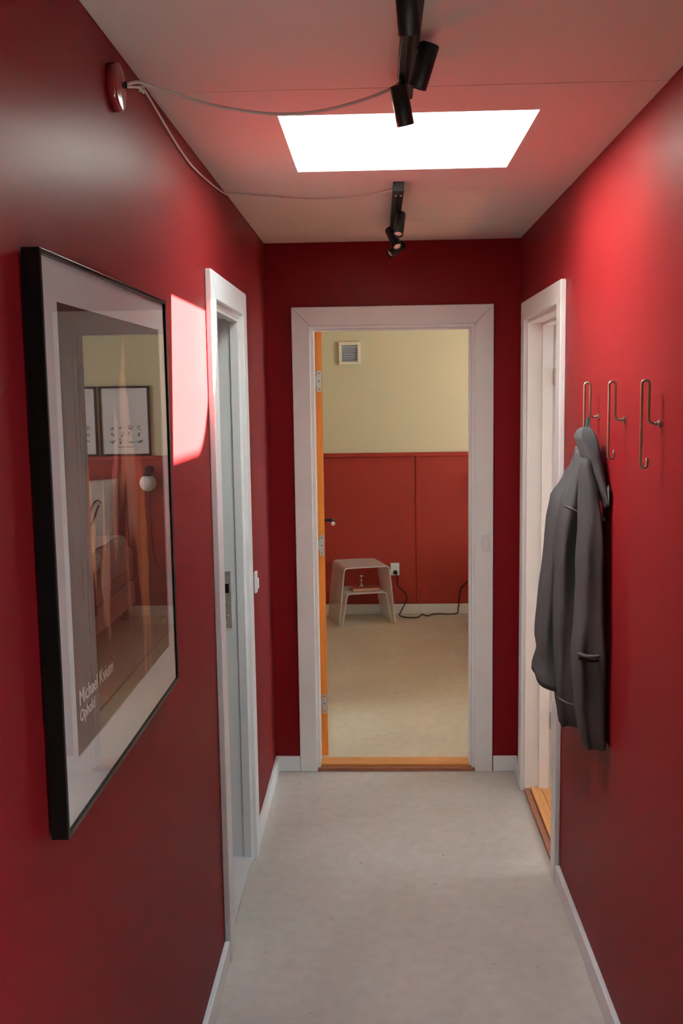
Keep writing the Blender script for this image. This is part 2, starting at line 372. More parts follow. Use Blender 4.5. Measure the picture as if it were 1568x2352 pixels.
for bx in ((VY0, VY1, VZ0, VZ0+.03), (VY0, VY1, VZ1-.03, VZ1), (VY0, VY0+.03, VZ0+.03, VZ1-.03), (VY1-.03, VY1, VZ0+.03, VZ1-.03)):
    MB().box(W+.04, W+.08, *bx).build('window_frame', WHITE, fill_win)
MB().box(W+.058, W+.062, VY0+.03, VY1-.03, VZ0+.03, VZ1-.03).build('pane', WGLASS, fill_win)

# panelling on the bedroom far wall: panels, battens and rail
WT = 1.277
MB().box(-.9, 3.4, FAR-.034, FAR, WT-.03, WT).build('wainscot_rail', WAIN, bw, bevel=.003)
edges = [-.9, -.01, .79, 1.59, 2.39, 3.4]
for a, b in zip(edges, edges[1:]):
    MB().box(a+.003, b-.003, FAR-.010, FAR, .08, WT-.031).build('wainscot_panel', WAIN, bw, bevel=.001)
for x in edges[1:-1]:
    MB().box(x-.004, x+.024, FAR-.018, FAR-.0101, .08, WT-.0305).build('batten', WAIN, bw, bevel=.002)
MB().box(-.898, -.888, D+.11, FAR-.03, .08, WT).build('wall_bedroom_panelling', WAIN)
struct(bpy.data.objects['wall_bedroom_panelling'], 'dark red panelling low on the bedroom side wall', 'wall')
struct(MB().box(3.388, 3.399, D+.11, FAR-.03, .08, WZ0-.02).build('wall_bedroom_panelling_window', WAIN), 'dark red panelling under the bedroom window', 'wall')
struct(MB().box(-.89, 3.39, FAR-.026, FAR-.011, 0, .08).build('baseboard_bedroom', WHITE, bevel=.004), 'white baseboard below the bedroom panelling', 'baseboard')

# rooms behind the two side openings
struct(MB().box(-1.7, -1.6, 2.3, D, 0, 2.5).box(-1.7, -T, 2.2, 2.3, 0, 2.5).box(-1.7, -T, D-.02, D+.05, 0, 2.5).box(-1.7, -T, 2.2, D, 2.5, 2.6).build('wall_side_room_left', ROOMW), 'white room behind the narrow side opening by the poster', 'wall')
struct(MB().box(-1.6, -T, 2.3, D-.02, -.08, .0).build('floor_side_room_left', FLOOR), 'floor of the room behind the narrow side opening', 'floor')
struct(MB().box(W+T, 3.5, 2.7, 2.8, 0, 2.5).box(3.4, 3.5, 2.8, 3.4, 0, 2.5).box(3.4, 3.5, 4.2, D+.05, 0, 2.5).box(3.4, 3.5, 3.4, 4.2, 0, 1.5).box(3.4, 3.5, 3.4, 4.2, 2.0, 2.5)
       .box(W+T, 3.5, D, D+.05, 0, 2.5).box(W+T, 3.5, 2.7, D+.05, 2.5, 2.6).build('wall_side_room_right', ROOMW), 'white room behind the opening next to the coat', 'wall')
fr = MB().box(W+.02, 3.4, 2.8, D, -.08, .008).build('floor_side_room_right', OAKD)
struct(fr, 'orange oak boards inside the opening next to the coat', 'floor')
for i in range(9):
    x0 = W+.068+i*.09
    MB().box(x0, x0+.088, 2.8, D, .0085, .022).build('plank', OAKF, fr, bevel=.0012)

# baseboards
def base(name, label, *bx): struct(MB().box(*bx).build(name, WHITE, bevel=.003), label, 'baseboard')
base('baseboard_left', 'white baseboard under the framed poster', .0, .016, BACK, LY0-.088, 0, .072)
base('baseboard_left_far', 'short white baseboard between side opening and end wall', .0, .016, LY1+.088, D-.016, 0, .072)
base('baseboard_right', 'long white baseboard below the coat hooks', W-.016, W, BACK, RY0-.080, 0, .072)
base('baseboard_right_far', 'very short white baseboard in the corner by the oak threshold', W-.016, W, RY1+.075, D-.016, 0, .072)
base('baseboard_end_left', 'white baseboard stub left of the bedroom door casing', .0, EX0-.080, D-.016, D, 0, .072)
base('baseboard_end_right', 'white baseboard stub right of the bedroom door casing', EX1+.084, W, D-.016, D, 0, .072)

# ------------------------------------------------------------------ door trims (mitred casings, jamb linings, stops)
def casing(tr, plane, a0, a1, z1, cw, side, axis, th=.02, top=None):
    """mitred casing around opening a0..a1 (along axis) on plane, projecting by side*th"""
    top = top or cw
    def P(a, z): return (plane, a, z) if axis == 'y' else (a, plane, z)
    e = (side*th, 0, 0) if axis == 'y' else (0, side*th, 0)
    for pts in ([P(a0-cw, 0), P(a0, 0), P(a0, z1), P(a0-cw, z1+top)], [P(a1, 0), P(a1+cw, 0), P(a1+cw, z1+top), P(a1, z1)],
                [P(a0-cw+.0004, z1+top), P(a0+.0004, z1+.0003), P(a1-.0004, z1+.0003), P(a1+cw-.0004, z1+top)]):
        MB().prism(pts, e).build('casing', WHITE, tr, bevel=.0035)
tr1 = thing('trim_1', 'white door frame of the narrow side opening by the poster', 'door frame', (0, 3.24, 0), kind='structure')
casing(tr1, 0, LY0, LY1, LZ, .086, 1, 'y', top=.08)
jt = .014
def jambs_y(tr, x0, x1, y0, y1, z1, stop_x0, stop_x1):
    MB().box(x0, x1, y0-.0, y0+jt, .0, z1).build('jamb', WHITE, tr)
    MB().box(x0, x1, y1-jt, y1, .0, z1).build('jamb', WHITE, tr)
    MB().box(x0, x1, y0+jt, y1-jt, z1-jt, z1).build('jamb_head', WHITE, tr)
    MB().box(stop_x0, stop_x1, y1-jt-.011, y1-jt, .0, z1-jt).build('door_stop', WHITE, tr, bevel=.002)
    MB().box(stop_x0, stop_x1, y0+jt, y0+jt+.011, .0, z1-jt).build('door_stop', WHITE, tr, bevel=.002)
    MB().box(stop_x0, stop_x1, y0+jt+.011, y1-jt-.011, z1-jt-.011, z1-jt).build('door_stop', WHITE, tr, bevel=.002)
jambs_y(tr1, -T-.01, .004, LY0, LY1, LZ, -.028, .002)
pl = MB().box(-.085, -.050, LY1-jt-.003, LY1-jt+.0005, .90, 1.11).build('strike_plate', STEEL, tr1, bevel=.001)
pl['label'] = 'zinc strike plate with a dark latch hole'
MB().box(-.078, -.057, LY1-jt-.0036, LY1-jt-.0031, 1.03, 1.064).build('latch_hole', DARK, pl)
MB().lathe([(.006, 0), (.006, .002), (.003, .003)], (-.067, LY1-jt-.003, .99), (0, -1, 0), 12).build('screw', CHROME, pl)
MB().lathe([(.006, 0), (.006, .002), (.003, .003)], (-.067, LY1-jt-.003, .945), (0, -1, 0), 12).build('screw', CHROME, pl)
th1 = MB().box(-T-.01, .0, LY0, LY1, .0, .022).build('trim_2', mat('grey_threshold', (.55, .54, .53), .4), bevel=.003)
struct(th1, 'pale grey threshold of the narrow side opening', 'threshold')
sw = thing('light_switch', 'small white switch on the edge of the side opening casing', 'switch', (.02, 3.645, 1.05))
MB().box(.0205, .030, 3.628, 3.668, 1.005, 1.085).build('plate', PLAST, sw, bevel=.003)
MB().box(.0302, .036, 3.636, 3.660, 1.020, 1.060).build('rocker', PLAST, sw, bevel=.003)

tr3 = thing('trim_3', 'white door frame of the opening next to the coat', 'door frame', (W, 3.81, 0), kind='structure')
casing(tr3, W, RY0, RY1, RZ, .076, -1, 'y')
jambs_y(tr3, W-.004, W+T+.01, RY0, RY1, RZ, W+.055, W+.100)
th3 = thing('trim_4', 'oak threshold of the opening next to the coat with a worn brown edge strip', 'threshold', (W, 3.81, 0), kind='structure')
MB().box(W-.004, W+.018, RY0+.002, RY1-.002, 0, .018).build('edge_strip', OAKD, th3, bevel=.002)
MB().box(W+.022, W+.066, RY0+.002, RY1-.002, 0, .024).build('board', OAKF, th3, bevel=.002)

tr5 = thing('trim_5', 'white mitred casing around the open bedroom door', 'door frame', (.56, D, 0), kind='structure')
casing(tr5, D, EX0, EX1, EZ, .080, -1, 'x', top=.082)
MB().box(EX0, EX0+jt, D-.004, D+.104, 0, EZ).build('jamb', WHITE, tr5)
MB().box(EX1-jt, EX1, D-.004, D+.104, 0, EZ).build('jamb', WHITE, tr5)
MB().box(EX0+jt, EX1-jt, D-.004, D+.104, EZ-jt, EZ).build('jamb_head', WHITE, tr5)
MB().box(EX1-jt-.011, EX1-jt, D+.01, D+.05, 0.02, EZ-jt).build('door_stop', WHITE, tr5, bevel=.002)
MB().box(EX0+jt, EX1-jt-.011, D+.01, D+.05, EZ-jt-.008, EZ-jt).build('door_stop', WHITE, tr5, bevel=.002)
th5 = thing('trim_6', 'orange oak threshold of the bedroom door with a worn front strip', 'threshold', (.56, D, 0), kind='structure')
MB().box(EX0+.001, EX1-.001, D-.012, D+.012, 0, .016).build('edge_strip', OAKD, th5, bevel=.002)
MB().box(EX0+jt, EX1-jt, D+.014, D+.104, 0, .026).build('board', OAKT, th5, bevel=.003)
s2 = thing('light_switch', 'slim white switch on the casing right of the bedroom door', 'switch', (.967, D-.02, 1.07))
MB().box(.949, .987, D-.0290, D-.0203, 1.035, 1.102).build('plate', PLAST, s2, bevel=.003)
MB().box(.957, .979, D-.0340, D-.0291, 1.047, 1.090).build('rocker', PLAST, s2, bevel=.002)

# ------------------------------------------------------------------ doors
# bedroom leaf, hinged on the left jamb, swung in past a right angle so only its hinge edge shows
leaf = thing('door_1', 'open bedroom door leaf seen along its orange pine edge', 'door', (.222, D+.115, 0), kind='structure')
LX = Matrix.Translation((.222, D+.115, 0)) @ Matrix.Rotation(math.radians(3.4), 4, 'Z')
MB().box(-.0170, .0170, .0012, .78, .030, 2.024).build('slab', WHITE, leaf, bevel=.002, xf=LX)
MB().box(-.0172, .0172, -.001, .0012, .030, 2.024).build('pine_edge', PINE, leaf, xf=LX)
for z in (1.80, 1.043, .285):
    pts = []
    for i in range(24):
        t = 2*math.pi*i/24; c, s_ = math.cos(t), math.sin(t)
        pts.append((.003+.0115*c, -.0012, z+(.038+.0115*abs(s_)*1.0)*(1 if s_ >= 0 else -1) if abs(s_) > 1e-6 else z))
    out = [(.003+.0115*math.cos(math.radians(a)), -.0011, z+(.038 if a <= 180 else -.038)+.0115*math.sin(math.radians(a))) for a in list(range(0, 181, 20))+list(range(180, 360, 20))]
    hg = MB().prism(out, (0, -.0022, 0)).build('hinge', STEEL, leaf, xf=LX)
    MB().box(-.022, -.0085, -.006, .004, z-.022, z+.022).build('knuckle', STEEL, hg, bevel=.002, xf=LX)
    for dz in (-.036, 0, .036):
        MB().lathe([(.0028, 0), (.0028, .0006)], (.003, -.0033, z+dz), (0, -1, 0), 10).build('screw', DARK, hg, xf=LX)
for sd in (1, -1):
    hd = MB().lathe([(.010, 0), (.010, .006), (.0085, .007), (.0085, .050), (.0095, .052)], (sd*.0175, .72, 1.068), (sd, 0, 0), 16).build('handle', BLACK, leaf, smooth=True, xf=LX)
    MB().tube([(sd*.0175+sd*.047, .722, 1.068), (sd*.066, .70, 1.066), (sd*.066, .61, 1.063)], .009, 12).build('lever', BLACK, hd, smooth=True, xf=LX)
    MB().lathe([(.0098, 0), (.0098, .004), (.007, .005)], (sd*.066, .610, 1.063), (0, -1, 0), 14).build('end_cap', CHROME, hd, xf=LX)
    MB().box(sd*.0175, sd*.0205, .70, .74, .965, 1.115).build('back_plate', BLACK, leaf, bevel=.001, xf=LX)

# panelled door in the side room, hinged at the far jamb of the opening by the coat
pd = thing('door_2', 'white panelled door swung open inside the opening next to the coat', 'door', (W+T+.03, RY1-.03, 0), kind='structure')
PX = Matrix.Translation((W+.112, RY1-.030, 0)) @ Matrix.Rotation(math.radians(4), 4, 'Z')
for bx in ((0, .76, .0, .034, .04, .22), (0, .76, 0, .034, 1.00, 1.09), (0, .76, 0, .034, 1.70, 1.76), (0, .76, 0, .034, 1.93, 2.01), (0, .022, 0, .034, .22, 1.93), (.66, .76, 0, .034, .22, 1.93)):
    MB().box(*bx).build('rail', WHITE, pd, bevel=.002, xf=PX)
for z0, z1 in ((.22, 1.0), (1.09, 1.70), (1.76, 1.93)):
    MB().box(.022, .66, .012, .022, z0, z1).build('panel', WHITE, pd, xf=PX)
for z in (1.80, .33):
    MB().tube([(-.006, -.004, z-.035), (-.006, -.004, z+.035)], .006, 10).build('hinge', STEEL, pd, xf=PX)

# ------------------------------------------------------------------ framed poster
po = thing('framed_poster', 'large black framed art poster with wide pale mat behind glass', 'poster', (0, 1.74, 1.11))
Y0, Y1, Z0, Z1 = 1.360, 2.171, 1.106, 1.952
XF = .031; fw = .008
for bx in ((Y0, Y0+fw, Z0, Z1), (Y1-fw, Y1, Z0, Z1), (Y0+fw, Y1-fw, Z0, Z0+fw), (Y0+fw, Y1-fw, Z1-fw, Z1)):
    MB().box(.005, XF, *bx).build('frame', FRAMEB, po, bevel=.0012)
MB().box(.003, .010, Y0+fw, Y1-fw, Z0+fw, Z1-fw).build('backing', DARK, po)
PY0, PY1, PZ0, PZ1 = 1.442, 2.118, 1.198, 1.886
mb = MB()
for bx in ((Y0+fw, PY0, Z0+fw, Z1-fw), (PY1, Y1-fw, Z0+fw, Z1-fw), (PY0, PY1, Z0+fw, PZ0), (PY0, PY1, PZ1, Z1-fw)): mb.box(.0222, .0250, *bx)
mb.build('mat_board', MATB, po)
pr = MB().box(.0195, .0222, PY0-.01, PY1+.01, PZ0-.01, PZ1+.01).build('print', ART, po)
pr['label'] = 'dark red painted print with long flesh coloured strokes and pale lettering'
def lettering(txt, y, z, size):
    c = bpy.data.curves.new('lettering', 'FONT'); c.body = txt; c.size = size; c.extrude = .0002; c.space_character = .97; c.resolution_u = 4
    f = bpy.data.objects.new('lettering_curve', c); COL.objects.link(f); bpy.context.view_layer.update()
    me = bpy.data.meshes.new_from_object(f.evaluated_get(bpy.context.evaluated_depsgraph_get())); bpy.data.objects.remove(f); bpy.data.curves.remove(c)
    me.transform(Matrix.Translation((.0226, y, z)) @ Matrix(((0, 0, 1, 0), (1, 0, 0, 0), (0, 1, 0, 0), (0, 0, 0, 1))))
    me.name = 'lettering'; me.materials.clear(); me.materials.append(mat('pale_lettering', (.82, .66, .56), .7, .2))
    o = bpy.data.objects.new('lettering', me); COL.objects.link(o); adopt(o, pr)
lettering('Michael Kvium', 1.466, 1.273, .0345)
lettering('Ophold', 1.466, 1.247, .0270)
lettering('~~~', 2.060, 1.262, .015)
gl = MB(); gl.box(.0262, .0282, Y0+fw, Y1-fw, Z0+fw, Z1-fw)
go = gl.build('glass', [CLEAR, GLASS], po)
for p in go.data.polygons:
    if p.normal.x > .9: p.material_index = 1

# ------------------------------------------------------------------ ceiling spot bars
def spot_bar(label, x, y0, y1, heads, screws=False):
    t = thing('spot_bar', label, 'spotlight', (x, (y0+y1)/2, H), 'black ceiling spot bars')
    b = MB().box(x-.017, x+.017, y0, y1, H-.030, H-.0005).build('rail', BLACK, t, bevel=.002)
    MB().box(x-.004, x+.004, y0+.07, y1-.07, H-.0306, H-.0302).build('slot', DARK, b)
    if screws:
        for dx in (-.008, .008):
            MB().lathe([(.0045, 0), (.0045, .003), (.002, .005)], (x+dx, y0+.055, H-.030), (0, 0, -1), 12).build('screw', CHROME, b)
    for A, B, tt in heads:
        A, B = Vector(A), Vector(B); ax = (B-A).normalized(); ln = (B-A).length; r = .0178
        hd = MB().lathe([(r-.002, 0), (r, .002), (r, ln-.001), (r-.0008, ln), (r-.0022, ln-.0005), (r-.0026, ln-.010)], A, ax, 32).build('spot_head', BLACK, t, smooth=False)
        for p in hd.data.polygons: p.use_smooth = len(p.vertices) == 4
        MB().lathe([(.0135, 0), (.0135, .003), (.008, .006), (.002, .0068)], A+ax*(ln-.0095), ax, 20).build('lens', LENS, hd)
        MB().tube([A+ax*ln*tt, (x+(A.x-x)*.35, (A+ax*ln*tt).y, H-.022)], .0055, 10).build('pivot', BLACK, hd)
    return t
spot_bar('black spot bar on the ceiling nearer the viewer before the skylight', .553, 1.22, 2.215, [
    ((.536, 1.590, 2.376), (.544, 1.625, 2.302), .3), ((.590, 1.885, 2.374), (.566, 1.900, 2.301), .35), ((.536, 2.07, 2.358), (.551, 2.092, 2.285), .25)])
spot_bar('smaller looking black spot bar beyond the skylight near the end wall', .562, 3.195, 3.99, [
    ((.577, 3.54, 2.362), (.566, 3.50, 2.284), .3), ((.541, 3.80, 2.349), (.570, 3.74, 2.276), .3), ((.596, 3.955, 2.318), (.541, 3.925, 2.277), .35)], True)

# cables from the round wall cap
jb = thing('junction_cap', 'round red plastic junction cap high on the wall above the poster', 'junction box', (0, 1.90, 2.318))
MB().lathe([(.043, .0005), (.043, .015), (.0415, .0175), (.038, .0190), (.006, .0215)], (0, 1.905, 2.318), (1, 0, 0), 40).build('cap', JRED, jb, smooth=True)
MB().lathe([(.006, .0), (.006, .004)], (.0222, 1.915, 2.325), (1, 0, 0), 14).build('grommet', DARK, jb)
cb1 = [(.026, 1.918, 2.327), (.040, 1.949, 2.340), (.062, 1.968, 2.337), (.105, 1.987, 2.328), (.157, 2.006, 2.314), (.231, 2.024, 2.303), (.298, 2.043, 2.3005), (.366, 2.062, 2.308), (.436, 2.081, 2.326), (.505, 2.098, 2.352), (.538, 2.11, 2.372)]
tag(MB().tube(cb1, .0031, 8, smooth_n=6).build('ceiling_cable', CABLE, smooth=True), 'grey white cable sagging from the red cap to the nearer spot bar', 'cable')
cb2 = [(.0265, 1.916, 2.322), (.030, 2.00, 2.345), (.018, 2.09, 2.362), (.009, 2.128, 2.380), (.008, 2.18, 2.380), (.007, 2.331, 2.367), (.006, 2.534, 2.352), (.006, 2.713, 2.349), (.006, 3.0, 2.365), (.008, 3.27, 2.388), (.020, 3.30, 2.395), (.142, 3.361, 2.3955), (.254, 3.403, 2.394), (.37, 3.409, 2.393), (.473, 3.383, 2.394), (.547, 3.33, 2.395)]
cb2[-2] = (.473, 3.36, 2.394); cb2[-1] = (.549, 3.29, 2.393)
tag(MB().tube(cb2, .0026, 8, smooth_n=6).build('ceiling_cable', CABLE, smooth=True), 'thin cable running along the wall corner then across to the farther spot bar', 'cable')
cl = MB().box(.0, .012, 2.122, 2.130, 2.374, 2.386).build('cable_clip', PLAST, bevel=.001)
tag(cl, 'tiny white clip holding the cable in the ceiling corner', 'clip')

# ------------------------------------------------------------------ wall hooks
def arc(cx, cz, r, a0, a1, y, n=8): return [(cx+r*math.cos(math.radians(a0+(a1-a0)*i/n)), y, cz+r*math.sin(math.radians(a0+(a1-a0)*i/n))) for i in range(n+1)]
HK = {2.85: 'bent metal wall hook that the grey coat hangs from', 2.55: 'middle bent metal wall hook, empty, right beside the coat', 2.238: 'empty bent metal wall hook farthest from the coat'}
for y, lab in HK.items():
    t = thing('wall_hook', lab, 'hook', (W, y, 1.67), 'bent wire wall hooks')
    xi, xo = W-.026, W-.042
    path = [(W-.001, y, 1.669), (xi+.011, y, 1.669)]+arc(xi+.011, 1.680, .011, 270, 180, y, 5)
    path += arc((xi+xo)/2, 1.758, .008, 0, 180, y, 8)
    path += arc(xo+.0075, 1.578, .0075, 180, 360, y, 8)+[(xo+.0148, y, 1.592)]
    MB().tube(path, .0034, 10).build('wire', BRASS, t, smooth=True)
    MB().lathe([(.0085, 0), (.0085, .004), (.006, .005)], (W-.0005, y, 1.669), (-1, 0, 0), 16).build('rosette', BRASS, t)

# ------------------------------------------------------------------ coat on the far hook
ct = thing('coat', 'dark grey cotton coat hanging from a wire hook by the side door', 'coat', (W-.05, 2.85, .76))
def interp(rows, z):
    if z >= rows[0][0]: return rows[0][1:]
    for a, b in zip(rows, rows[1:]):
        if a[0] >= z >= b[0]:
            t = (a[0]-z)/(a[0]-b[0]); t = t*t*(3-2*t)*.5+t*.5
            return tuple(p+(q-p)*t for p, q in zip(a[1:], b[1:]))
    return rows[-1][1:]
def lobe(name, rows, yc, dep, n=44, m=44, folds=(), lim=W-.004, tilt=0., hem=.006):
    """rows: (z, x near, x far, y half depth scale)"""
    z0, z1 = rows[0][0], rows[-1][0]; rings = []
    for i in range(n):
        z = z0+(z1-z0)*i/(n-1); xa, xb, ds = interp(rows, z); cx, hw = (xa+xb)/2, (xb-xa)/2
        ring = []
        for k in range(m):
            a = 2*math.pi*k/m; c, s_ = math.cos(a), math.sin(a)
            f = 1.0
            for amp, freq, ph, tw in folds: f += amp*math.cos(freq*a+ph+tw*(z-z1))
            e = .72
            x = cx+hw*math.copysign(abs(c)**e, c)*(1+(f-1)*.35); yv = yc+tilt*(z0-z)+dep*ds*math.copysign(abs(s_)**e, s_)*f
            x += .0012*math.sin(z*17+a*2.0)+.0008*math.sin(z*41+a*3)
            yv += .005*math.sin(z*19+a*3)
            zz = z
            zz += hem*(i/(n-1))**6*c
            ring.append((min(x, lim), yv, zz))
        rings.append(ring)
    # turned-in hem so the garment reads as hollow
    last = rings[-1]; mx_ = sum(p[0] for p in last)/m; my_ = sum(p[1] for p in last)/m
    rings.append([(mx_+(p[0]-mx_)*.88, my_+(p[1]-my_)*.88, p[2]+.002) for p in last])
    rings.append([(mx_+(p[0]-mx_)*.85, my_+(p[1]-my_)*.85, p[2]+.05) for p in last])
    return MB().loft(rings).build(name, COATM, ct, smooth=True)
back = [(1.575, 1.088, 1.110, .35), (1.531, 1.080, 1.112, .55), (1.479, 1.056, 1.113, .85), (1.420, 1.017, 1.110, 1.0), (1.347, 1.004, 1.106, 1), (1.213, .992, 1.100, 1), (1.077, .980, 1.096, 1), (.967, .973, 1.09, 1), (.926, .979, 1.086, 1), (.868, .966, 1.082, 1.05), (.850, .966, 1.08, 1.05)]
lobe('back_panel', back, 3.02, .115, folds=((.20, 3, .4, 1.5), (.10, 5, 1.0, -2)), hem=-.012)
mid = [(1.570, 1.062, 1.098, .4), (1.527, 1.053, 1.095, .6), (1.477, 1.034, 1.092, .8), (1.426, 1.020, 1.089, 1), (1.363, 1.011, 1.086, 1), (1.234, 1.002, 1.083, 1), (1.104, 1.004, 1.080, 1), (.972, 1.009, 1.079, .95), (.892, 1.010, 1.080, .9), (.839, 1.013, 1.084, .85), (.778, 1.022, 1.089, .8), (.757, 1.026, 1.090, .8)]
sl = lobe('sleeve', mid, 2.890, .060, folds=((.16, 2, 1.2, 4), (.11, 5, .3, -5), (.05, 3, 2, 11)))
fx = lambda x: .4859+(x-.4859)*2.69/2.76
right = [(1.560, fx(1.060), fx(1.100), .35), (1.524, fx(1.056), fx(1.100), .5), (1.476, fx(1.059), fx(1.108), .7), (1.378, fx(1.060), fx(1.114), .9), (1.255, fx(1.055), fx(1.119), 1), (1.130, fx(1.052), fx(1.124), 1), (1.017, fx(1.045), fx(1.128), 1), (.877, fx(1.050), fx(1.132), 1), (.799, fx(1.061), fx(1.134), 1), (.756, fx(1.074), fx(1.134), .95)]
fp = lobe('front_panel', right, 2.740, .076, folds=((.12, 3, 2.2, 2), (.07, 5, 0, -4)), tilt=-.02)
coll = [(1.642, 1.060, 1.078, .5), (1.632, 1.047, 1.086, .85), (1.618, 1.039, 1.091, 1), (1.570, 1.050, 1.099, 1), (1.527, 1.066, 1.106, .9), (1.484, 1.080, 1.109, .75), (1.434, 1.100, 1.111, .45)]
lobe('collar', coll, 2.800, .046, n=26, folds=((.08, 2, .6, 3),), tilt=-.55)
# sleeve head seam, pocket welt and cuff seam follow the surfaces as thin raised strips
def strip(name, pts, r, parent): MB().tube(pts, r, 6, smooth_n=5).build(name, COATL, parent, smooth=True)
pk = MB().tube([(fx(1.047), 2.672, 1.026), (fx(1.065), 2.655, 1.024), (fx(1.085), 2.650, 1.023), (fx(1.103), 2.658, 1.023)], .0055, 6, smooth_n=5).build('pocket_welt', COATL, fp, smooth=True)
MB().tube([(fx(1.049), 2.672, 1.013), (fx(1.066), 2.656, 1.011), (fx(1.085), 2.651, 1.010), (fx(1.100), 2.659, 1.010)], .0035, 6, smooth_n=5).build('pocket_opening', DARK, fp, smooth=True)
strip('shoulder_seam', [(1.018, 2.885, 1.415), (1.034, 2.822, 1.412), (1.054, 2.808, 1.402), (1.070, 2.812, 1.392)], .0022, sl)
strip('cuff_seam', [(1.012, 2.872, .842), (1.030, 2.826, .838), (1.055, 2.818, .834), (1.078, 2.838, .832)], .0024, sl)
MB().tube([(W-.030, 2.849, 1.6665), (W-.036, 2.842, 1.648), (W-.042, 2.832, 1.628)], .0028, 6, smooth_n=4).build('hanging_loop', TEAL, ct, smooth=True)
MB().tube([(W-.026, 2.851, 1.6660), (W-.028, 2.842, 1.645), (W-.032, 2.832, 1.628)], .0022, 6, smooth_n=4).build('hanging_loop', TEAL, ct, smooth=True)
for p in ((1.102, 2.772, 1.545), (1.110, 2.740, 1.39)): MB().lathe([(.006, 0), (.006, .003), (.003, .004)], p, (-.3, -1, 0), 14).build('button', PLAST, ct)

# ------------------------------------------------------------------ bedroom: vent, socket, lamp, cord
vt = thing('wall_vent', 'square cream air vent with grey slats high on the yellow wall', 'vent', (.283, FAR, 1.957))
vx0, vx1, vz0, vz1 = .199, .367, 1.957, 2.131; b_ = .024
for bx in ((vx0, vx1, vz0, vz0+b_), (vx0, vx1, vz1-b_, vz1), (vx0, vx0+b_, vz0+b_, vz1-b_), (vx1-b_, vx1, vz0+b_, vz1-b_)):
    MB().box(bx[0], bx[1], FAR-.020, FAR-.0005, bx[2], bx[3]).build('frame', mat('cream_plastic', (.78, .73, .55), .5), vt, bevel=.003)
MB().box(vx0+b_, vx1-b_, FAR-.004, FAR-.0006, vz0+b_, vz1-b_).build('backing', VENTG, vt)
for i in range(7):
    z = vz0+b_+.009+i*(vz1-vz0-2*b_-.018)/6
    MB().prism([(vx0+b_, FAR-.016, z-.006), (vx0+b_, FAR-.005, z+.006), (vx0+b_, FAR-.004, z+.004), (vx0+b_, FAR-.015, z-.008)], (vx1-vx0-2*b_, 0, 0)).build('slat', VENTG, vt)
so = thing('wall_socket', 'white wall socket with a black plug beside the clear stool', 'socket', (.617, FAR-.01, .312))
MB().box(.582, .652, FAR-.034, FAR-.0101, .312, .410).build('plate', PLAST, so, bevel=.004)
MB().box(.590, .644, FAR-.0350, FAR-.0341, .366, .402).build('rocker', PLAST, so, bevel=.001)
pg = MB().lathe([(.017, 0), (.017, .016), (.012, .026), (.005, .030)], (.620, FAR-.0342, .338), (0, -1, 0), 18).build('plug', BLACK, smooth=True)
tag(pg, 'black plug pushed into the white wall socket', 'plug')
cord = [(.622, 7.632, .334), (.635, 7.630, .300), (.640, 7.64, .232), (.695, 7.655, .173), (.708, 7.655, .127), (.688, 7.64, .082), (.655, 7.62, .022), (.650, 7.60, .006), (.707, 7.533, .005), (.792, 7.546, .005), (.823, 7.635, .005), (.868, 7.588, .005), (.928, 7.655, .005), (1.09, 7.655, .005), (1.112, 7.665, .042), (1.130, 7.668, .192), (1.150, 7.668, .222), (1.225, 7.668, .300), (1.32, 7.668, .42), (1.352, 7.668, .62), (1.355, 7.670, .95), (1.356, 7.668, 1.10)]
tag(MB().tube(cord, .0045, 8, smooth_n=6).build('lamp_cord', CORD, smooth=True), 'dark cord trailing from the socket along the baseboard to the wall lamp', 'cord')
lp = thing('wall_lamp', 'white globe wall lamp with dark holder beside the bed', 'lamp', (1.355, FAR-.01, 1.15))
MB().lathe([(.035, 0), (.035, .012), (.012, .018), (.008, .020)], (1.355, FAR-.0102, 1.165), (0, -1, 0), 20).build('wall_plate', BLACK, lp, smooth=True)
MB().tube([(1.355, FAR-.028, 1.165), (1.355, FAR-.07, 1.168), (1.355, FAR-.085, 1.155)], .006, 10, smooth_n=4).build('arm', BLACK, lp, smooth=True)
MB().lathe([(.008, .0), (.034, .015), (.040, .028), (.040, .034)], (1.355, FAR-.085, 1.160), (0, 0, -1), 24).build('holder', BLACK, lp, smooth=True)
MB().lathe([(.036, .0), (.055, .018), (.064, .04), (.066, .06), (.060, .085), (.044, .107), (.022, .119), (.003, .122)], (1.355, FAR-.085, 1.126), (0, 0, -1), 32).build('globe', OPAL, lp, smooth=True)

# ------------------------------------------------------------------ clear stool with shelf, book and candlestick
C0 = Vector((.187, 7.243, 0)); e1 = Vector((.966, .257, 0)).normalized(); e2 = Vector((-.257, .966, 0)).normalized()
def U(name, parent, hb, ht, z1, d0, d1, th=.009):
    """inverted U sheet: half width at base hb and top ht, from depth d0 to d1"""
    c = .222
    def prof(inset):
        pts = [(c-hb+inset, .004)]
        R = .028-inset
        sx = (hb-ht)
        pts.append((c-ht+inset-.002, z1-.032))
        for i in range(7):
            a = math.radians(180-90*i/6); pts.append((c-ht+inset+R+R*math.cos(a), z1-inset-R+R*math.sin(a)))
        return pts+[(2*c-x, z) for x, z in pts[::-1]]
    o, i_ = prof(0), prof(th)
    poly = o+i_[::-1]
    m_ = MB(); base_ = C0+e2*d0
    P = [tuple(base_+e1*x+Vector((0, 0, z))) for x, z in poly]
    a = [m_.bm.verts.new(p) for p in P]; b = [m_.bm.verts.new(Vector(p)+e2*(d1-d0)) for p in P]; n = len(P); h = n//2
    for k in range(n): m_.bm.faces.new((a[k], a[(k+1) % n], b[(k+1) % n], b[k]))
    for k in range(h-1):
        m_.bm.faces.new((a[k], a[k+1], a[n-2-k], a[n-1-k])); m_.bm.faces.new((b[k+1], b[k], b[n-1-k], b[n-2-k]))
    return m_.build(name, ACR, parent)
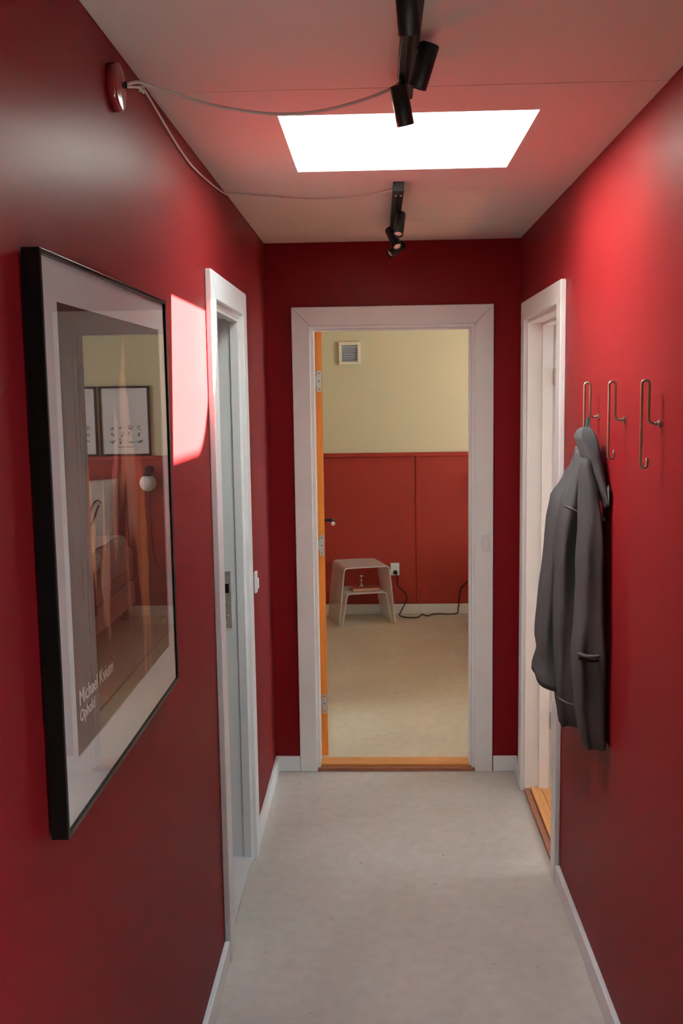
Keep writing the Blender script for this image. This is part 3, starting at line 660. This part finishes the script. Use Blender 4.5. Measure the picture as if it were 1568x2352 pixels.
st = thing('clear_stool', 'frosted clear acrylic stool with a shelf on the bedroom floor', 'stool', C0+e1*.22+e2*.19)
U('outer_shell', st, .222, .178, .448, .0, .385)
U('shelf_shell', st, .196, .158, .250, .006, .30)
for x in (.006, .438):
    for d in (.02, .365):
        q = C0+e1*x+e2*d; MB().lathe([(.006, 0), (.006, .0038)], (q.x, q.y, 0.0002), (0, 0, 1), 10).build('foot_pad', BLACK, st)
q = C0+e1*.235+e2*.13
BX = Matrix.Translation((q.x, q.y, .2508)) @ Matrix.Rotation(math.radians(12), 4, 'Z')
bk = thing('book', 'red covered book lying on the stool shelf', 'book', (q.x, q.y, .25))
MB().box(-.105, .105, -.075, .075, 0, .003).build('cover', BOOKM, bk, xf=BX); MB().box(-.105, .105, -.075, .075, .022, .025).build('cover', BOOKM, bk, xf=BX)
MB().box(-.101, .101, -.071, .072, .0031, .0219).build('pages', PAGES, bk, xf=BX)
q2 = C0+e1*.215+e2*.15
MB().lathe([(.022, 0), (.020, .004), (.004, .008), (.004, .030), (.009, .036), (.004, .044), (.004, .062), (.013, .072), (.013, .082), (.009, .083)], (q2.x, q2.y, .2762), (0, 0, 1), 18).build('candlestick', CHROME, smooth=True)
tag(bpy.data.objects['candlestick'], 'small chrome candlestick standing on the red book', 'candlestick')

# ------------------------------------------------------------------ bed corner, pictures and rug (also mirrored in the poster glass)
tag(MB().box(1.132, 1.485, 5.2, 7.33, .0005, .012).build('rug', RUGM, bevel=.004), 'pale pink rug beside the bed', 'rug')
bed = thing('bed', 'dusty pink upholstered bed against the panelled wall', 'bed', (2.2, 6.6, 0))
MB().box(1.49, 2.95, 5.62, 7.62, .115, .30).build('base', PINKB, bed, bevel=.02, seg=3)
MB().box(1.488, 2.952, 5.62, 7.62, .305, .58).build('mattress', PINKB, bed, bevel=.05, seg=4)
for x in (1.56, 2.88):
    for y in (5.72, 7.54): MB().lathe([(.022, 0), (.030, .1148)], (x, y, .0), (0, 0, 1), 14).build('leg', BLACK, bed)
def drape(name, m, y0, y1, xin, zt, zb, label, cat, ph=0., th=.012, ny=26, nx=22, xs=1.488, slope=0.):
    """cloth lying on the bed and hanging over its near side"""
    prof = [(xin, zt), (xs+.10, zt+.004), (xs+.04, zt), (xs-.004, zt-.02), (xs-.016, zt-.06), (xs-.020, (zt+zb)/2), (xs-.022, zb)]
    P = catmull([Vector((x, 0, z)) for x, z in prof], 4); top = []; bot = []
    for j in range(ny+1):
        y = y0+(y1-y0)*j/ny; ra = []; rb = []
        for i, p in enumerate(P):
            u = i/(len(P)-1); w = .010*math.sin(y*34+ph)*max(0, u-.35)+.006*math.sin(y*71+ph*2)*u
            zz = p.z+slope*(y-y0)*max(0, u-.5)+.008*math.sin(y*15+u*6+ph)*(1-u)
            ra.append((p.x-abs(w)*1.2-.002, y+.02*math.sin(u*5+ph)*u, zz)); rb.append((p.x+th*(u > .3)-abs(w)*.2, y+.02*math.sin(u*5+ph)*u, zz-th*(u <= .45)))
        top.append(ra); bot.append(rb)
    m_ = MB(); n = len(P)
    A = [[m_.bm.verts.new(p) for p in r] for r in top]; B = [[m_.bm.verts.new(p) for p in r] for r in bot]
    for j in range(ny):
        for i in range(n-1):
            m_.bm.faces.new((A[j][i], A[j][i+1], A[j+1][i+1], A[j+1][i])); m_.bm.faces.new((B[j][i], B[j+1][i], B[j+1][i+1], B[j][i+1]))
    for j in range(ny):
        m_.bm.faces.new((A[j][0], A[j+1][0], B[j+1][0], B[j][0])); m_.bm.faces.new((A[j][-1], B[j][-1], B[j+1][-1], A[j+1][-1]))
    for i in range(n-1):
        m_.bm.faces.new((A[0][i], B[0][i], B[0][i+1], A[0][i+1])); m_.bm.faces.new((A[-1][i], A[-1][i+1], B[-1][i+1], B[-1][i]))
    return tag(m_.build(name, m, smooth=True), label, cat)
drape('bed_throw', THROW, 6.62, 7.34, 2.5, .700, .44, 'grey rose throw hanging over the bed side near the pillow', 'throw', .3, .02)
drape('lace_sheet', LINEN, 6.18, 6.60, 2.4, .690, .60, 'white lace sheet folded over the bed edge', 'sheet', 1.1, .015, xs=1.470)
drape('wine_blanket', WINE, 5.70, 6.42, 2.3, .655, .27, 'wine red blanket hanging low over the bed side', 'blanket', 2.0, .015, slope=.06)
def pillow(name, label, cx, y, z0, w, h, d, m, lean):
    rings = []; n = 22
    t = thing(name, label, 'pillow', (cx, y, z0))
    m_ = MB()
    for s_ in (1, -1):
        V = [[None]*(n+1) for _ in range(n+1)]
        for i in range(n+1):
            for j in range(n+1):
                u, v = i/n*2-1, j/n*2-1; k = max(0, (1-abs(u)**2.6)*(1-abs(v)**2.6))**.55
                pinch = 1-.06*(1-abs(v))*abs(u)**3
                V[i][j] = m_.bm.verts.new((cx+u*w/2*(1-.05*(1-v*v)), y+s_*d/2*k+lean*(v+1)/2*h+.004*math.sin(7*u+5*v), z0+(v+1)/2*h-.02*(1-u*u)*max(0, v)))
        for i in range(n):
            for j in range(n): m_.bm.faces.new((V[i][j], V[i+1][j], V[i+1][j+1], V[i][j+1]))
    bmesh.ops.remove_doubles(m_.bm, verts=m_.bm.verts, dist=.0005)
    m_.build('cover', m, t, smooth=True)
    return t
p1 = pillow('pillow', 'grey linen pillow with black line drawing propped on the bed', 1.87, 7.46, .70-.105, .60, .52, .14, PILLOW, .22)
def front(u, v):
    k = max(0, (1-abs(u)**2.6)*(1-abs(v)**2.6))**.55
    return (1.87+u*.30*(1-.05*(1-v*v)), 7.46-.07*k+.22*(v+1)/2*.52+.004*math.sin(7*u+5*v)-.002, .595+(v+1)/2*.52-.02*(1-u*u)*max(0, v))
MB().tube([front(u, v) for u, v in ((-.62, .30), (-.52, .40), (-.40, .25), (-.30, -.1), (-.15, -.45), (.1, -.5), (.3, -.2))], .005, 6, smooth_n=5).build('drawn_line', INK, p1)
MB().tube([front(u, v) for u, v in ((-.55, .25), (-.45, -.1), (-.3, -.45), (-.05, -.7), (.2, -.72))], .005, 6, smooth_n=5).build('drawn_line', INK, p1)
def picture(label, x0, x1, z0, z1, marks):
    t = thing('framed_print', label, 'picture', ((x0+x1)/2, FAR, z0), 'black framed prints over the bed'); y = FAR-.0225; f = .016
    for bx in ((x0, x1, z0, z0+f), (x0, x1, z1-f, z1), (x0, x0+f, z0+f, z1-f), (x1-f, x1, z0+f, z1-f)):
        MB().box(bx[0], bx[1], FAR-.0225, FAR-.0005, bx[2], bx[3]).build('frame', BLACK, t, bevel=.001)
    pp = MB().box(x0+f, x1-f, FAR-.012, FAR-.0006, z0+f, z1-f).build('print', PAPER, t)
    rnd = random.Random(marks)
    for k in range(4):
        for j in range(3):
            cx, cz = x0+.085+k*.072, z0+.115+j*.052
            pts = [(cx+rnd.uniform(-.022, .022), FAR-.0125, cz+rnd.uniform(-.018, .018)) for _ in range(6)]
            MB().tube(pts, .0022, 5, smooth_n=4).build('ink_figure', INK, pp)
    MB().box((x0+x1)/2-.06, (x0+x1)/2+.06, FAR-.0126, FAR-.0121, z0+.068, z0+.073).build('caption_line', INK, pp)
picture('black framed ink drawing standing on the panel rail nearer the lamp', 1.337, 1.734, 1.2775, 1.820, 3)
picture('black framed ink drawing standing on the panel rail farther from the lamp', 1.754, 2.15, 1.2775, 1.820, 5)
